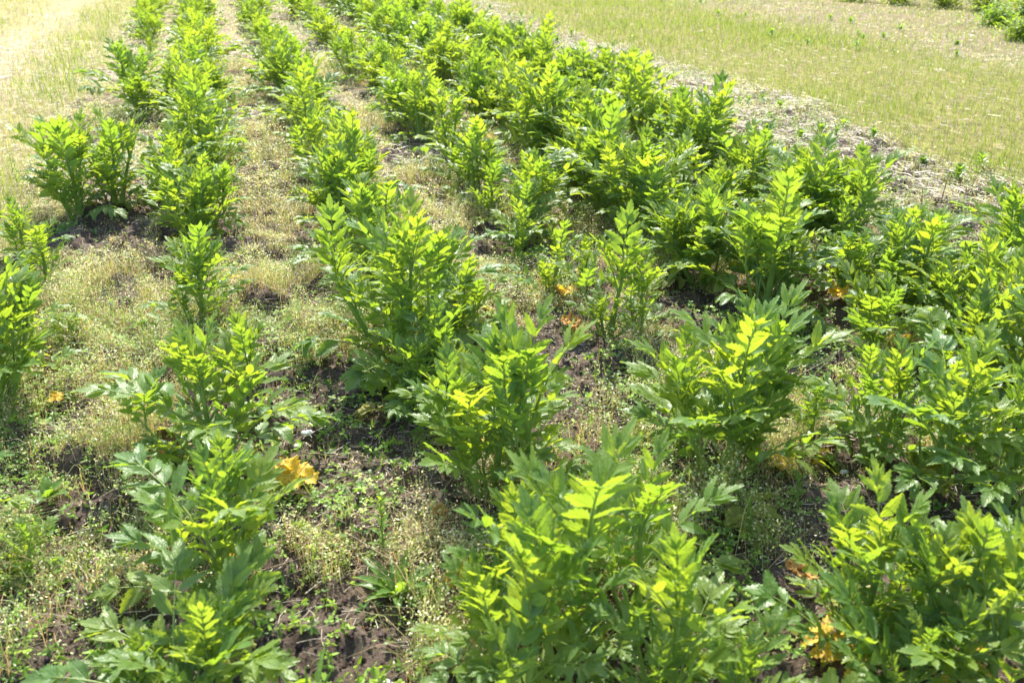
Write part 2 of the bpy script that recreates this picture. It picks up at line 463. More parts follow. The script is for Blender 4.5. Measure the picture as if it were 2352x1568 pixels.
def plan_plant(seed, h, spread, nst=2, dens=1.0, fade=0.5):
    """returns stem MB lists and [(variant key, matrix, fade flag)]"""
    rng = random.Random(seed)
    stems, leaves = [], []
    ga = rng.uniform(0, 6.28)
    def put(key, pos, az, tilt, sc, fl=None, roll=0.0):
        i = rng.randrange(len(VAR[key]))
        if fl: i = rng.choice([1, 3, 5, 6])
        Mx = Matrix.Translation(pos) @ Euler((0, 0, az), 'XYZ').to_matrix().to_4x4() @ Euler((-tilt, roll, 0), 'XYZ').to_matrix().to_4x4() @ Matrix.Diagonal((sc * rng.uniform(.9, 1.1), sc, sc, 1))
        leaves.append((key, i, Mx, fl))
    for k in range(nst + 2):
        an = 6.28 * k / (nst + 2) + rng.uniform(-.6, .6)
        main = k < nst
        rr = 0.0 if k == 0 else spread * rng.uniform(0.12, 0.32)
        off = Vector((math.cos(an) * rr * .5, math.sin(an) * rr * .5, 0))
        le = 0.05 if k == 0 else rng.uniform(0.22, 0.60) * min(1, spread / 0.22)
        lean = Vector((math.cos(an) * le + rng.uniform(-.08, .08), math.sin(an) * le + rng.uniform(-.08, .08), 0))
        hh = h * (1 if k == 0 else rng.uniform(0.72, 0.98) if main else rng.uniform(0.42, 0.75))
        sh = hh * rng.uniform(0.44, 0.56)
        mb, pts = stem_mb(rng, sh, lean, (0.011 if main else 0.006) * (0.7 + 0.6 * h / 0.5), off)
        stems.append(mb)
        nn = int(round((7 if main else 4) * dens))
        for j in range(nn):
            s = 0.16 + 0.80 * j / (nn - 1)
            f = s * (len(pts) - 1); i0 = min(int(f), len(pts) - 2)
            p = pts[i0].lerp(pts[i0 + 1], f - i0)
            ga += 2.4 + rng.uniform(-.35, .35)
            if s < 0.60: put('mid', p, ga, R(rng.uniform(0, 16)), spread / 0.30 * rng.uniform(0.6, 1.05))
            else: put('top', p, ga, R(rng.uniform(4, 28)), (hh - sh * s) / 0.345 * rng.uniform(0.68, 1.0))
        for j in range(3 if main else 2):
            ga += 2.1; put('top', pts[-1], ga, R(rng.uniform(-3, 11)), (hh - sh) / 0.345 * rng.uniform(0.85, 1.08) * (1 - 0.12 * j))
    nb = int(round((3 + 1.0 * nst) * dens))
    for j in range(nb):
        ga += 6.28 / nb + rng.uniform(-.3, .3)
        r = 0.015
        put(rng.choice(['low', 'mid', 'low']), Vector((math.sin(-ga) * r, math.cos(ga) * r, 0)), ga, R(rng.uniform(-6, 20)), spread / 0.28 * rng.uniform(0.6, 1.1), roll=R(rng.uniform(-18, 18)))
    if rng.random() < fade:
        for j in range(rng.choice([1, 1, 2])):
            ga += 1.9
            put('low', Vector((0, 0, 0.005)), ga, R(rng.uniform(22, 40)), spread / 0.34, rng.choice('ppppy'))
    return stems, leaves

PLANT_GROUP = 'parsnip plants growing in rows'
STEM_N = 0
def make_plant(seed, loc, h, spread, nst, label, dens=1.0, fade=0.5, rz=0.0):
    stems, leaves = plan_plant(seed, h, spread, nst, dens, fade)
    root = empty('parsnip_plant', loc, rz)
    tag(root, label, 'plant', PLANT_GROUP)
    for mb in stems:
        link(bpy.data.objects.new('stem', mb.mesh('stem', [M_STEM])), root)
    for key, i, Mx, fl in leaves:
        me = FADE[(key, i, fl)] if fl else HI[(key, i)][0]
        o = bpy.data.objects.new('leaf', me)
        if fl: o['label'] = 'fading yellow-green lower leaf' if fl == 'p' else 'dying yellow lower leaf'
        link(o, root); o.matrix_local = Mx
    return root

# ------------------------------------------------------------------ the near plants, read one by one from the photograph
# (base x, base y, top y, spread m, stems, label)
NEAR = [
 (505, 1385, 1015, 0.25, 2, 'leafy parsnip plant in the bare soil patch at lower left'),
 (470, 1640, 1350, 0.23, 2, 'low parsnip plant cut by the bottom edge of the photo, left of centre'),
 (490, 1065, 715, 0.26, 3, 'wide open parsnip plant with outstretched side leaves left above the yellow leaf'),
 (468, 752, 520, 0.20, 2, 'single slender parsnip plant with a bare pale lower stem in the second row'),
 (455, 560, 365, 0.25, 3, 'dense parsnip plant directly behind the slender bare-stemmed one in the second row'),
 (-15, 930, 565, 0.31, 4, 'big parsnip plant half cut by the left edge of the photo'),
 (-90, 1210, 990, 0.20, 1, 'parsnip plant beyond the left edge with only one leaf tip in view'),
 (105, 650, 480, 0.16, 1, 'small light parsnip plant between the big left edge plant and the tall dark clump'),
 (180, 500, 240, 0.26, 3, 'tall parsnip plant on the outer left of the row beside the dry grass'),
 (265, 475, 235, 0.26, 3, 'tall dark based parsnip plant at the grass edge, right one of the left clump'),
 (330, 270, 150, 0.25, 3, 'bushy parsnip plant next along the leftmost row behind the tall clump'),
 (1290, 1500, 935, 0.24, 1, 'tall bright parsnip plant with a tall fern-like tip in the middle foreground'),
 (1200, 1640, 1160, 0.24, 1, 'large parsnip plant at bottom centre, left of the tall fern-tipped one'),
 (1530, 1640, 1190, 0.25, 1, 'very leafy parsnip plant at the bottom edge right of centre'),
 (1460, 1390, 1010, 0.20, 1, 'parsnip plant just right behind the tall fern-tipped foreground plant'),
 (1120, 1500, 1230, 0.18, 1, 'low parsnip plant at bottom centre beside the broad-leaved rosette weed'),
 (1130, 1120, 750, 0.25, 3, 'broad parsnip plant in the middle of the photo with dark shaded heart'),
 (1215, 1110, 665, 0.20, 1, 'parsnip plant with the highest narrow tip right in the middle of the photo'),
 (960, 950, 760, 0.20, 1, 'low spreading parsnip plant reaching over the dark soil gap left of centre'),
 (930, 840, 440, 0.29, 4, 'large dense parsnip plant left above centre in the third row'),
 (1010, 730, 500, 0.22, 2, 'bright parsnip plant between the large dense clump and the one leaning right'),
 (870, 740, 520, 0.20, 1, 'parsnip plant filling the left shoulder of the large dense third row clump'),
 (1060, 800, 570, 0.21, 2, 'parsnip plant leaning right from the dense clump in the third row'),
 (850, 650, 385, 0.28, 3, 'parsnip plant with yellowish tips directly behind the large dense one of the third row'),
 (780, 530, 320, 0.26, 3, 'parsnip plant third back from the large dense one in the third row'),
 (1660, 1090, 645, 0.25, 3, 'upright three-tipped parsnip plant standing by itself right of centre'),
 (1730, 1060, 735, 0.20, 1, 'shorter bluish parsnip plant touching the three-tipped plant on its right'),
 (1400, 765, 475, 0.17, 1, 'upright parsnip plant with a thick bare stem above the orange fallen leaves'),
 (1470, 770, 560, 0.13, 1, 'small yellowish parsnip plant right beside the thick bare-stemmed one'),
 (1270, 690, 490, 0.16, 1, 'small pale parsnip plant left of the thick bare-stemmed one'),
 (1130, 510, 345, 0.16, 1, 'light parsnip plant standing above the pale weed patch in the fourth row'),
 (1195, 600, 440, 0.13, 1, 'small thin parsnip plant between the two pale weed patches of the fourth row'),
 (1960, 1490, 1115, 0.21, 2, 'parsnip plant with a five-fingered dark top above the orange leaf at lower right'),
 (2250, 1620, 1150, 0.28, 3, 'big dark parsnip plant in the bottom right corner'),
 (2060, 1640, 1400, 0.20, 1, 'pale low parsnip plant at the bottom edge near the right corner'),
 (2080, 1440, 1150, 0.19, 1, 'parsnip plant tucked behind the big dark one in the right corner'),
 (1700, 1690, 1450, 0.20, 1, 'low parsnip plant at the bottom edge between centre and right corner'),
 (2010, 1060, 750, 0.19, 2, 'pale parsnip plant with narrow tips at the left of the right hand group'),
 (2160, 1110, 735, 0.26, 2, 'leafy parsnip plant in the middle of the right hand group'),
 (2310, 1150, 830, 0.24, 2, 'grey-green parsnip plant at the right edge above the corner plant'),
 (1620, 650, 390, 0.24, 3, 'tall dense parsnip plant in the fifth row right of the top middle'),
 (1490, 560, 350, 0.22, 2, 'parsnip plant next behind the tall dense one in the fifth row'),
 (1760, 660, 470, 0.22, 2, 'parsnip plant with broad drooping lower leaves in the fifth row'),
 (1390, 500, 320, 0.21, 2, 'parsnip plant beside the dark gap in the fifth row'),
 (1540, 360, 185, 0.20, 2, 'tall tipped parsnip plant on the outer right row against the weedy strip'),
 (1850, 560, 300, 0.23, 2, 'tall parsnip plant with an upright flame-like tip by the straw strip'),
 (1940, 600, 360, 0.19, 1, 'narrow dark parsnip plant standing out against the straw strip'),
 (2090, 700, 450, 0.25, 2, 'wide parsnip plant of the rightmost row before the straw strip'),
 (2200, 770, 500, 0.24, 3, 'dense parsnip plant of the rightmost row near the right edge'),
 (2290, 860, 560, 0.24, 2, 'dark tall parsnip plant at the right edge with shaded base'),
 (1960, 690, 520, 0.22, 2, 'parsnip plant with pale drooping leaves over the brown weeds at right'),
 (2200, 900, 640, 0.22, 2, 'parsnip plant with a bright narrow tip at the right edge group'),
 (2390, 960, 640, 0.24, 2, 'parsnip plant cut by the right edge of the photo'),
 (1720, 480, 300, 0.22, 2, 'parsnip plant behind the flame-tipped one in the sixth row'),
]
NEAR += [
 (1370, 1330, 1060, 0.21, 1, 'bright parsnip plant closing the gap behind the tall fern-tipped foreground one'),
 (1180, 1330, 1060, 0.19, 1, 'parsnip plant between the middle clump and the bottom centre clump'),
 (1060, 1000, 790, 0.20, 1, 'parsnip plant between the spreading low one and the dark hearted clump'),
 (1010, 900, 660, 0.20, 1, 'parsnip plant at the right front foot of the large dense third row clump'),
 (30, 800, 600, 0.22, 1, 'loose parsnip plant leaning into the weeds right of the big left edge clump'),
 (-70, 720, 500, 0.24, 2, 'parsnip plant mostly outside the left edge behind the big left edge clump'),
 (60, 600, 440, 0.17, 1, 'small parsnip plant at the grass edge left of the light small one'),
 (470, 660, 500, 0.15, 1, 'little parsnip plant just behind the slender bare-stemmed one'),
 (1560, 1010, 800, 0.15, 1, 'small parsnip shoot at the left shoulder of the three-tipped plant'),
 (1850, 560, 400, 0.22, 2, 'parsnip plant between the fifth row and the tall flame-tipped one'),
 (1560, 480, 290, 0.22, 2, 'parsnip plant filling the gap between the fifth and rightmost rows'),
 (1640, 540, 350, 0.22, 2, 'parsnip plant in the thick band right behind the tall dense one of the fifth row'),
 (2020, 800, 620, 0.22, 2, 'parsnip plant spreading over the brown weeds before the rightmost row'),
 (1860, 1000, 850, 0.14, 1, 'small parsnip shoot leaning right of the shorter bluish plant'),
 (1340, 660, 520, 0.14, 1, 'small parsnip plant just behind the thick bare-stemmed one'),
 (1210, 480, 340, 0.18, 2, 'parsnip plant at the inner edge of the fifth row above the pale weeds'),
 (340, 1610, 1420, 0.13, 1, 'low yellowish parsnip seedling in the bottom left corner area'),
 (60, 1300, 1180, 0.12, 1, 'small parsnip seedling in the weeds near the lower left edge'),
]
placed = []
for i, (bx, by, ty, sp, ns, lab) in enumerate(NEAR):
    p = ground_at(bx, by)
    h = max(0.16, height_at(p, ty))
    p.z = gz(p.x, p.y) - 0.01
    placed.append((p.x, p.y))
    if by > 950 and sp > 0.2: sp *= 1.25 if by < 1300 or bx < 900 else 0.98
    elif bx > 1450: sp *= 1.1
    make_plant(100 + i, p, h - p.z, sp, ns, lab, dens=0.8 if by > 950 else 0.95, fade=0.85)

# ------------------------------------------------------------------ plants further along the rows
PROTO = []
def joined(leaves):
    Vs, Fs, Us, Ms, o = [], [], [], [], 0
    for key, i, Mx, fl in leaves:
        V, F, U, Mi = LO[(key, i)]
        A = np.array(Mx)
        Vs.append(V @ A[:3, :3].T + A[:3, 3]); Fs.append(F + o); Us.append(U)
        Ms.append(np.where((Mi == 0) & (fl is not None), 2, Mi)); o += len(V)
    return np_mesh('foliage', np.concatenate(Vs), np.concatenate(Fs), [M_LEAF, M_RACHIS, M_PALE], uv=np.concatenate(Us), midx=np.concatenate(Ms), smooth=True)
for i in range(12):
    st, lv = plan_plant(900 + i, 0.44, 0.225 + 0.012 * (i % 4), 1 + (i % 3 > 0) + (i % 5 == 0), 0.9, 0.5)
    sm = MB()
    for s_ in st: sm.add(s_.V, s_.F, s_.UV, 0)
    PROTO.append((sm.mesh('stem', [M_STEM]), joined(lv)))
ORD = ['first', 'second', 'third', 'fourth', 'fifth', 'sixth', 'seventh', 'eighth', 'ninth', 'tenth', 'eleventh', 'twelfth', 'thirteenth', 'fourteenth', 'fifteenth']
ROWN = ['leftmost', 'second', 'third', 'fourth', 'fifth', 'rightmost']
LOOK = ['bushy bright green', 'compact green', 'loose yellow-tipped', 'broad dark based', 'pointed light green']
rng = random.Random(7)
starts = [250, 600, 560, 660, 760, 760]      # picture line where the row filling begins
SL = (-0.345, 0.03, 0.51, 0.97, 1.42, 1.88)
cand = []
for r, u in enumerate(ROWS):
    g = ground_at(445 + SL[r] * (starts[r] + 220), starts[r])
    t = g.x * RV[0] + g.y * RV[1]
    while t < 20.5:
        t += (0.33, 0.25, 0.27, 0.30, 0.24, 0.22)[r] * rng.uniform(0.75, 1.3) * (1.15 if t > 12 else 1)
        if r == 0 and 9.6 < t < 13.2 and rng.random() < 0.55: continue
        if r in (2, 3) and rng.random() < 0.10: continue
        uu = u + rng.gauss(0, 0.07 if r < 4 else 0.11)
        x, y = uu * LV[0] + t * RV[0], uu * LV[1] + t * RV[1]
        if y * math.cos(PITCH) + CAM_H * math.sin(PITCH) > 18.6: continue
        if min(math.hypot(x - a, y - b) for a, b in placed) < 0.20: continue
        placed.append((x, y)); cand.append((math.hypot(x, y), r, t, x, y))
cand.sort()
cnt = [0] * 6
FARLEAF = [[], []]
for n_, (d_, r, t, x, y) in enumerate(cand):
    hsc = rng.uniform(0.72, 1.25) * (1.28 if r >= 4 else 1.12) * (0.8 if t > 11 and r in (0, 2, 3) else 1)
    if r == 0 and 9.6 < t < 13.2: hsc *= 0.55
    z = gz(x, y); k = cnt[r]; cnt[r] += 1; rz = rng.uniform(0, 6.28)
    i12 = rng.randrange(12); look = LOOK[rng.randrange(5)]
    near_ = k < 15
    if near_: lab = '%s parsnip plant, %s behind the large near ones in the %s row' % (look, ORD[k], ROWN[r])
    else: lab = 'small parsnip plant in the crowded far end of the %s row' % ROWN[r]
    if n_ >= 296 - len(NEAR):
        FARLEAF[0].append((x, y, z, rz, hsc, i12)); continue
    if d_ < 6.6:
        make_plant(2000 + n_, (x, y, z), 0.46 * hsc, (0.29 if r >= 4 else 0.24) * (0.8 + 0.2 * hsc), 2 + (r >= 4), lab, rz=rz)
        continue
    root = empty('parsnip_plant', (x, y, z), rz)
    root.scale = (hsc * rng.uniform(.9, 1.1), hsc * rng.uniform(.9, 1.1), hsc)
    tag(root, lab, 'plant', PLANT_GROUP if near_ else 'parsnip plants at the far end of the %s row' % ROWN[r])
    sm, fm = PROTO[i12]
    link(bpy.data.objects.new('stem', sm), root)
    link(bpy.data.objects.new('foliage', fm), root)
print('auto plants', len(cand), 'left over', len(FARLEAF[0]), 'far t', cand[-1])
if FARLEAF[0]:                                # past three hundred: the farthest ones as one mass
    Vs, Fs, Us, o = [], [], [], 0
    for (x, y, z, rz, hs, i12) in FARLEAF[0]:
        me = PROTO[i12][1]; V = np.empty(len(me.vertices) * 3, np.float32); me.vertices.foreach_get('co', V); V = V.reshape(-1, 3)
        F = np.empty(len(me.loops), np.int32); me.loops.foreach_get('vertex_index', F); F = F.reshape(-1, 4)
        U = np.zeros((len(V), 2)); c, s_ = math.cos(rz), math.sin(rz)
        Vs.append(np.stack([V[:, 0] * c - V[:, 1] * s_, V[:, 0] * s_ + V[:, 1] * c, V[:, 2]], 1) * hs + np.array([x, y, z]))
        Fs.append(F + o); Us.append(U + 0.5); o += len(V)
    me = np_mesh('distant_parsnip_plants', np.concatenate(Vs), np.concatenate(Fs), [M_LEAF], uv=np.concatenate(Us), smooth=True)
    tag(link(bpy.data.objects.new('distant_parsnip_plants', me)), 'far ends of the parsnip rows merging into one green mass at the top edge', 'plants', kind='stuff')

# ------------------------------------------------------------------ scattered ground cover
nr_ = np.random.RandomState(3)
def sample(n, dmin, dmax, power=1.0, spread=0.66):
    """points on the ground in a wide wedge in front of the camera, thinning with distance"""
    q = nr_.rand(n)
    e = 2 - power
    d = (dmin ** e + q * (dmax ** e - dmin ** e)) ** (1 / e)
    x = (nr_.rand(n) * 2 - 1) * spread * (d + 0.5)
    return x, d
def hsv_mix(cols, n, jitter=0.18):
    cols = np.array(cols); a = nr_.randint(0, len(cols), n)
    c = cols[a] * (1 + (nr_.rand(n, 1) - 0.5) * 2 * jitter)
    return np.clip(c + (nr_.rand(n, 3) - 0.5) * 0.03, 0.01, 0.95)
def rot_frames(n, tilt_max):
    """random unit frames: long axis e1, wide axis e2"""
    az = nr_.rand(n) * 2 * np.pi; el = (nr_.rand(n) * 2 - 1) * tilt_max
    e1 = np.stack([np.cos(az) * np.cos(el), np.sin(az) * np.cos(el), np.sin(el)], 1)
    rv = nr_.randn(n, 3) * 0.5 + np.array([0, 0, 1.0])
    e2 = np.cross(e1, rv); e2 /= np.linalg.norm(e2, axis=1, keepdims=True) + 1e-9
    return e1, e2
def leaf_bits(name, x, y, z, L, W, col, mat, tilt=1.0):
    """small six cornered leaves, folded along the middle"""
    n = len(x); e1, e2 = rot_frames(n, tilt); e3 = np.cross(e1, e2)
    P = np.stack([x, y, z], 1); L = L[:, None]; W = W[:, None]
    v = [P, P + e1 * L * .35 + e2 * W * .5 + e3 * W * .15, P + e1 * L * .75 + e2 * W * .38 + e3 * W * .12, P + e1 * L,
         P + e1 * L * .75 - e2 * W * .38 + e3 * W * .12, P + e1 * L * .35 - e2 * W * .5 + e3 * W * .15]
    V = np.stack(v, 1).reshape(-1, 3)
    b = (np.arange(n) * 6)[:, None]
    F = np.concatenate([b + np.array([[0, 1, 2, 3]]), b + np.array([[0, 3, 4, 5]])])
    return V, F, np.repeat(col, 6, 0)
def blades(x, y, z, H, W, col, lean=0.35, dirv=None):
    n = len(x); az = nr_.rand(n) * 2 * np.pi
    l = np.abs(nr_.randn(n)) * lean
    dx, dy = np.cos(az) * l, np.sin(az) * l
    w = np.stack([-np.sin(az + nr_.randn(n)), np.cos(az), np.zeros(n)], 1) * W[:, None]
    P = np.stack([x, y, z], 1)
    m = P + np.stack([dx * H * .35, dy * H * .35, H * .6], 1)
    tp = P + np.stack([dx * H * 1.1, dy * H * 1.1, H * (1 - 0.25 * np.clip(l, 0, 2))], 1)
    V = np.stack([P - w, P + w, m + w * .8, m - w * .8, tp], 1).reshape(-1, 3)
    b = (np.arange(n) * 5)[:, None]
    return V, [b + np.array([[0, 1, 2, 3]]), b + np.array([[3, 2, 4]])], np.repeat(col, 5, 0)
def sticks(x, y, z, L, W, col, tilt=0.12):
    n = len(x); az = nr_.rand(n) * 2 * np.pi; el = nr_.randn(n) * tilt
    e1 = np.stack([np.cos(az) * np.cos(el), np.sin(az) * np.cos(el), np.sin(el)], 1)
    e2 = np.stack([-np.sin(az), np.cos(az), np.zeros(n)], 1)
    up = np.array([[0, 0, 1.0]])
    P = np.stack([x, y, z], 1); h = (L * .5)[:, None]; w = W[:, None]
    bend = e2 * (nr_.randn(n)[:, None] * L[:, None] * .10)
    V = []
    for c, bb in ((-1, 0), (0, 1), (1, 0)):
        q = P + e1 * h * c + bend * bb
        V += [q - e2 * w * .5, q + up * w * .7, q + e2 * w * .5]
    V = np.stack(V, 1).reshape(-1, 3)
    b = (np.arange(n) * 9)[:, None]
    F = np.concatenate([b + np.array([[i, i + 3, i + 4, i + 1]]) for i in (0, 1, 3, 4)])
    return V, F, np.repeat(col, 9, 0)
def stuff(name, parts, mat, label, cat):
    V, F4, F3, C_, o = [], [], [], [], 0
    for v, f, c in parts:
        fs = f if isinstance(f, list) else [f]
        for q in fs: (F4 if q.shape[1] == 4 else F3).append(q + o)
        V.append(v); C_.append(c); o += len(v)
    Fl = ([np.concatenate(F4)] if F4 else []) + ([np.concatenate(F3)] if F3 else [])
    me = np_mesh(name, np.concatenate(V), Fl, [mat], col=np.concatenate(C_))
    return tag(link(bpy.data.objects.new(name, me)), label, cat, kind='stuff')

CREAM = [(0.76, 0.68, 0.46), (0.80, 0.74, 0.56), (0.70, 0.66, 0.36), (0.60, 0.62, 0.26), (0.76, 0.62, 0.44), (0.50, 0.58, 0.20)]
GREEN = [(0.16, 0.28, 0.04), (0.22, 0.36, 0.05), (0.12, 0.22, 0.04), (0.30, 0.42, 0.06)]
STRAW = [(0.46, 0.37, 0.26), (0.62, 0.53, 0.40), (0.36, 0.28, 0.20), (0.50, 0.42, 0.31), (0.24, 0.17, 0.12)]
# pale drying chickweed: clumps of capsules on hair stems
def cover_density(x, y):
    crop, res, field, left, far = zones(x, y)
    f = fbm(x * 1.7 + 3, y * 1.7, 4, 61)
    near_t = 0.550 - 0.20 * sstep(2.7, 4.4, y) - 0.10 * (1 - sstep(-1.6, -0.7, x)) * (1 - sstep(4, 5, y))
    dd = sstep(near_t - 0.03, near_t + 0.10, f)
    dd = np.maximum(dd, 0.10) * (0.12 + 1.1 * sstep(0.38, 0.60, fbm(x * 10, y * 10, 2, 63)))
    return dd * (crop + 0.2 * res + 0.22 * far), f
parts = []
for (n, a, b, s) in ((560000, 1.7, 5.5, 0.0066), (620000, 5.5, 11, 0.010), (300000, 11, 26, 0.017)):
    x, y = sample(n, a, b, 0.6 if b < 20 else 0.9)
    dd, f = cover_density(x, y)
    k = nr_.rand(n) < dd; x, y, f = x[k], y[k], f[k]; m = len(x)
    hm = 0.015 + 0.26 * fbm(x * 8, y * 8, 2, 71) ** 1.6 * sstep(0.35, 0.62, f)
    z = ground_z(x, y) + nr_.rand(m) ** 0.6 * hm
    L = s * (0.6 + nr_.rand(m) * 0.9)
    tone = sstep(0.35, 0.65, fbm(x * 2.3, y * 2.3, 3, 81))[:, None]
    col = hsv_mix(CREAM, m, 0.25); g = hsv_mix(GREEN, m, 0.25)
    gk = (nr_.rand(m, 1) < 0.10 + 0.30 * tone + 0.25 * ((x < -0.7) & (y < 4))[:, None])
    col = np.where(gk, g * 1.2, col)
    parts.append(leaf_bits('', x, y, z, L, L * 0.55, col, None, 1.2))
    if b < 12:
        kk = nr_.rand(m) < 0.24
        xs, ys = x[kk], y[kk]; c = hsv_mix([(0.45, 0.42, 0.18), (0.50, 0.34, 0.18), (0.30, 0.36, 0.10)], len(xs))
        parts.append(blades(xs, ys, ground_z(xs, ys), z[kk] - ground_z(xs, ys) + 0.03, np.full(len(xs), 0.0009 if b < 6 else 0.0014), c, 0.8))
stuff('chickweed', parts, M_COVER, 'pale drying chickweed full of cream seed capsules, carpeting the soil between the rows', 'weeds')
# green low cover
def trefoil(x, y, z, s, col):
    P, out = [], []
    az0 = nr_.rand(len(x)) * 6.28
    V_, F_, C_, o = [], [], [], 0
    for j in range(3):
        az = az0 + j * 2.09; el = 0.25 + nr_.randn(len(x)) * 0.25
        e1 = np.stack([np.cos(az) * np.cos(el), np.sin(az) * np.cos(el), np.sin(el)], 1)
        e2 = np.stack([-np.sin(az), np.cos(az), nr_.randn(len(x)) * 0.2], 1)
        p = np.stack([x, y, z], 1); L = s[:, None]
        v = [p, p + e1 * L * .5 + e2 * L * .42, p + e1 * L * .95 + e2 * L * .28, p + e1 * L * .95 - e2 * L * .28, p + e1 * L * .5 - e2 * L * .42]
        V = np.stack(v, 1).reshape(-1, 3); b = (np.arange(len(x)) * 5)[:, None]
        V_.append(V); F_.append([b + np.array([[1, 2, 3, 4]]) + o, b + np.array([[0, 1, 4]]) + o]); C_.append(np.repeat(col, 5, 0)); o += len(V)
    return np.concatenate(V_), [np.concatenate([f[0] for f in F_]), np.concatenate([f[1] for f in F_])], np.concatenate(C_)
parts = []
for (n, a, b, s) in ((70000, 1.7, 5.5, 0.010), (60000, 5.5, 13, 0.014), (30000, 13, 24, 0.022)):
    x, y = sample(n, a, b, 0.7)
    crop, res, field, left, far = zones(x, y)
    f = fbm(x * 1.9 + 40, y * 1.9 - 7, 3, 91); u, t_ = uv_of(x, y)
    right_near = sstep(0.1, 1.2, x) * (1 - sstep(3.2, 4.5, y))
    left_near = (1 - sstep(-1.4, -0.7, x)) * (1 - sstep(3.4, 4.2, y))
    dd = sstep(0.55, 0.72, f + 0.12 * right_near + 0.10 * left_near) * crop * 0.8 + res * sstep(0.50, 0.66, f) * 0.8 + far * sstep(0.52, 0.65, f) * 0.5 + 0.03 * crop
    k = nr_.rand(n) < dd; x, y = x[k], y[k]; m = len(x)
    z = ground_z(x, y) + 0.008 + nr_.rand(m) * 0.045
    parts.append(trefoil(x, y, z, s * (0.6 + nr_.rand(m) * 0.9), hsv_mix(GREEN, m, 0.3)))
for (n, a, b, s) in ((4500, 1.7, 4.2, 0.022), (6000, 4.2, 8, 0.026)):
    x, y = sample(n, a, b, 0.9)
    crop, res, field, left, far = zones(x, y)
    f = fbm(x * 1.6 - 4, y * 1.6 + 9, 3, 97)
    k = nr_.rand(n) < sstep(0.46, 0.62, f + 0.05 * (y < 3.6) + 0.08 * ((x < -0.9) & (y < 4))) * crop; x, y = x[k], y[k]; m = len(x)
    z0 = ground_z(x, y) + 0.005 + nr_.rand(m) * 0.03; c = hsv_mix(GREEN, m, 0.3) * 1.1
    for j in range(6):
        L = s * (0.5 + nr_.rand(m) * 0.8)
        parts.append(leaf_bits('', x, y, z0, L, L * 0.38, c, None, 0.9))
stuff('clover', parts, M_GRASS, 'patches of low green clover-like weeds on the soil', 'weeds')
# straw
parts = []
for (n, a, b, s, w) in ((30000, 1.7, 5.5, 0.045, 0.0013), (85000, 5.5, 13, 0.085, 0.0030), (18000, 13, 24, 0.11, 0.004)):
    x, y = sample(n, a, b, 0.7)
    crop, res, field, left, far = zones(x, y)
    f = fbm(x * 2.2 - 20, y * 2.2, 3, 95)
    dd = crop * (0.15 + 0.5 * sstep(0.5, 0.65, f)) + res * 1.0 + far * 0.15 + left * 0.25 + field * 0.05
    k = nr_.rand(n) < dd; x, y = x[k], y[k]; m = len(x)
    z = ground_z(x, y) + 0.004 + nr_.rand(m) * 0.02
    parts.append(sticks(x, y, z, s * (0.3 + nr_.rand(m) ** 2 * 1.6), w * (0.6 + nr_.rand(m)), hsv_mix(STRAW, m, 0.2)))
stuff('straw_litter', parts, M_LITTER, 'broken dry straw and stalk bits strewn over the soil', 'straw')
# soil crumbs
x, y = sample(60000, 1.7, 6.5, 0.7)
crop, res, field, left, far = zones(x, y)
k = nr_.rand(len(x)) < (crop + res); x, y = x[k], y[k]; m = len(x)
s = 0.0015 + nr_.rand(m) ** 4 * 0.009
P = np.stack([x, y, ground_z(x, y) + s * 0.3], 1)
oc = np.array([[1, 0, 0], [0, 1, 0], [-1, 0, 0], [0, -1, 0], [0, 0, 1], [0, 0, -1]], float)
V = (P[:, None] + (oc[None] * (0.6 + nr_.rand(m, 6, 1) * 0.7) + (nr_.rand(m, 6, 3) - .5) * .5) * s[:, None, None]).reshape(-1, 3)
b = (np.arange(m) * 6)[:, None]
F = np.concatenate([b + np.array([q]) for q in ([0, 1, 4], [1, 2, 4], [2, 3, 4], [3, 0, 4], [1, 0, 5], [2, 1, 5], [3, 2, 5], [0, 3, 5])])
M_CRUMB = attr_mat('soil_crumbs', 0.95, 0.0, spec=0.1)
stuff('soil_crumbs', [(V, F, np.repeat(hsv_mix([(0.09, 0.066, 0.052), (0.12, 0.09, 0.07), (0.065, 0.048, 0.04)], m, 0.25), 6, 0))], M_CRUMB, 'dark crumbs and clods of dry soil', 'soil')
# grass, dry and green
parts = []
DRYG = [(0.50, 0.42, 0.27), (0.58, 0.50, 0.34), (0.44, 0.37, 0.21)]
GRNG = [(0.22, 0.30, 0.06), (0.27, 0.34, 0.07), (0.17, 0.24, 0.05), (0.34, 0.37, 0.12)]
for (n, a, b, hh, w) in ((160000, 3.0, 9, 0.055, 0.0011), (260000, 9, 24, 0.06, 0.0020)):
    x, y = sample(n, a, b, 0.9, 0.75)
    crop, res, field, left, far = zones(x, y)
    u, t_ = uv_of(x, y)
    streak = np.exp(-((u - (U_LEFT - 0.95 - 0.25 * vnoise(t_ * 0.4, t_ * 0, 7))) / 0.36) ** 2) * 0.8
    k = nr_.rand(n) < left * (1 - 0.6 * streak) + 0.02 * crop; x, y, u, streak = x[k], y[k], u[k], streak[k]; m = len(x)
    f = sstep(0.42, 0.62, fbm(x * 1.2, y * 1.2, 3, 103))
    edge = sstep(U_LEFT - 1.0, U_LEFT - 0.1, u)
    g = nr_.rand(m) < (0.22 + 0.36 * f) * (1 - 0.85 * streak) + 0.25 * edge
    col = np.where(g[:, None], hsv_mix(GRNG, m, 0.2), hsv_mix(DRYG, m, 0.2))
    H = hh * (0.35 + nr_.rand(m)) * np.where(g, 1.5, 0.8) * (1 + 0.9 * edge * (nr_.rand(m) < 0.3))
    parts.append(blades(x, y, ground_z(x, y), H, w * (0.6 + nr_.rand(m)), col, 0.55))
stuff('dry_grass', parts, M_GRASS, 'pale dry grass with green blades left of the crop rows', 'grass')
parts = []
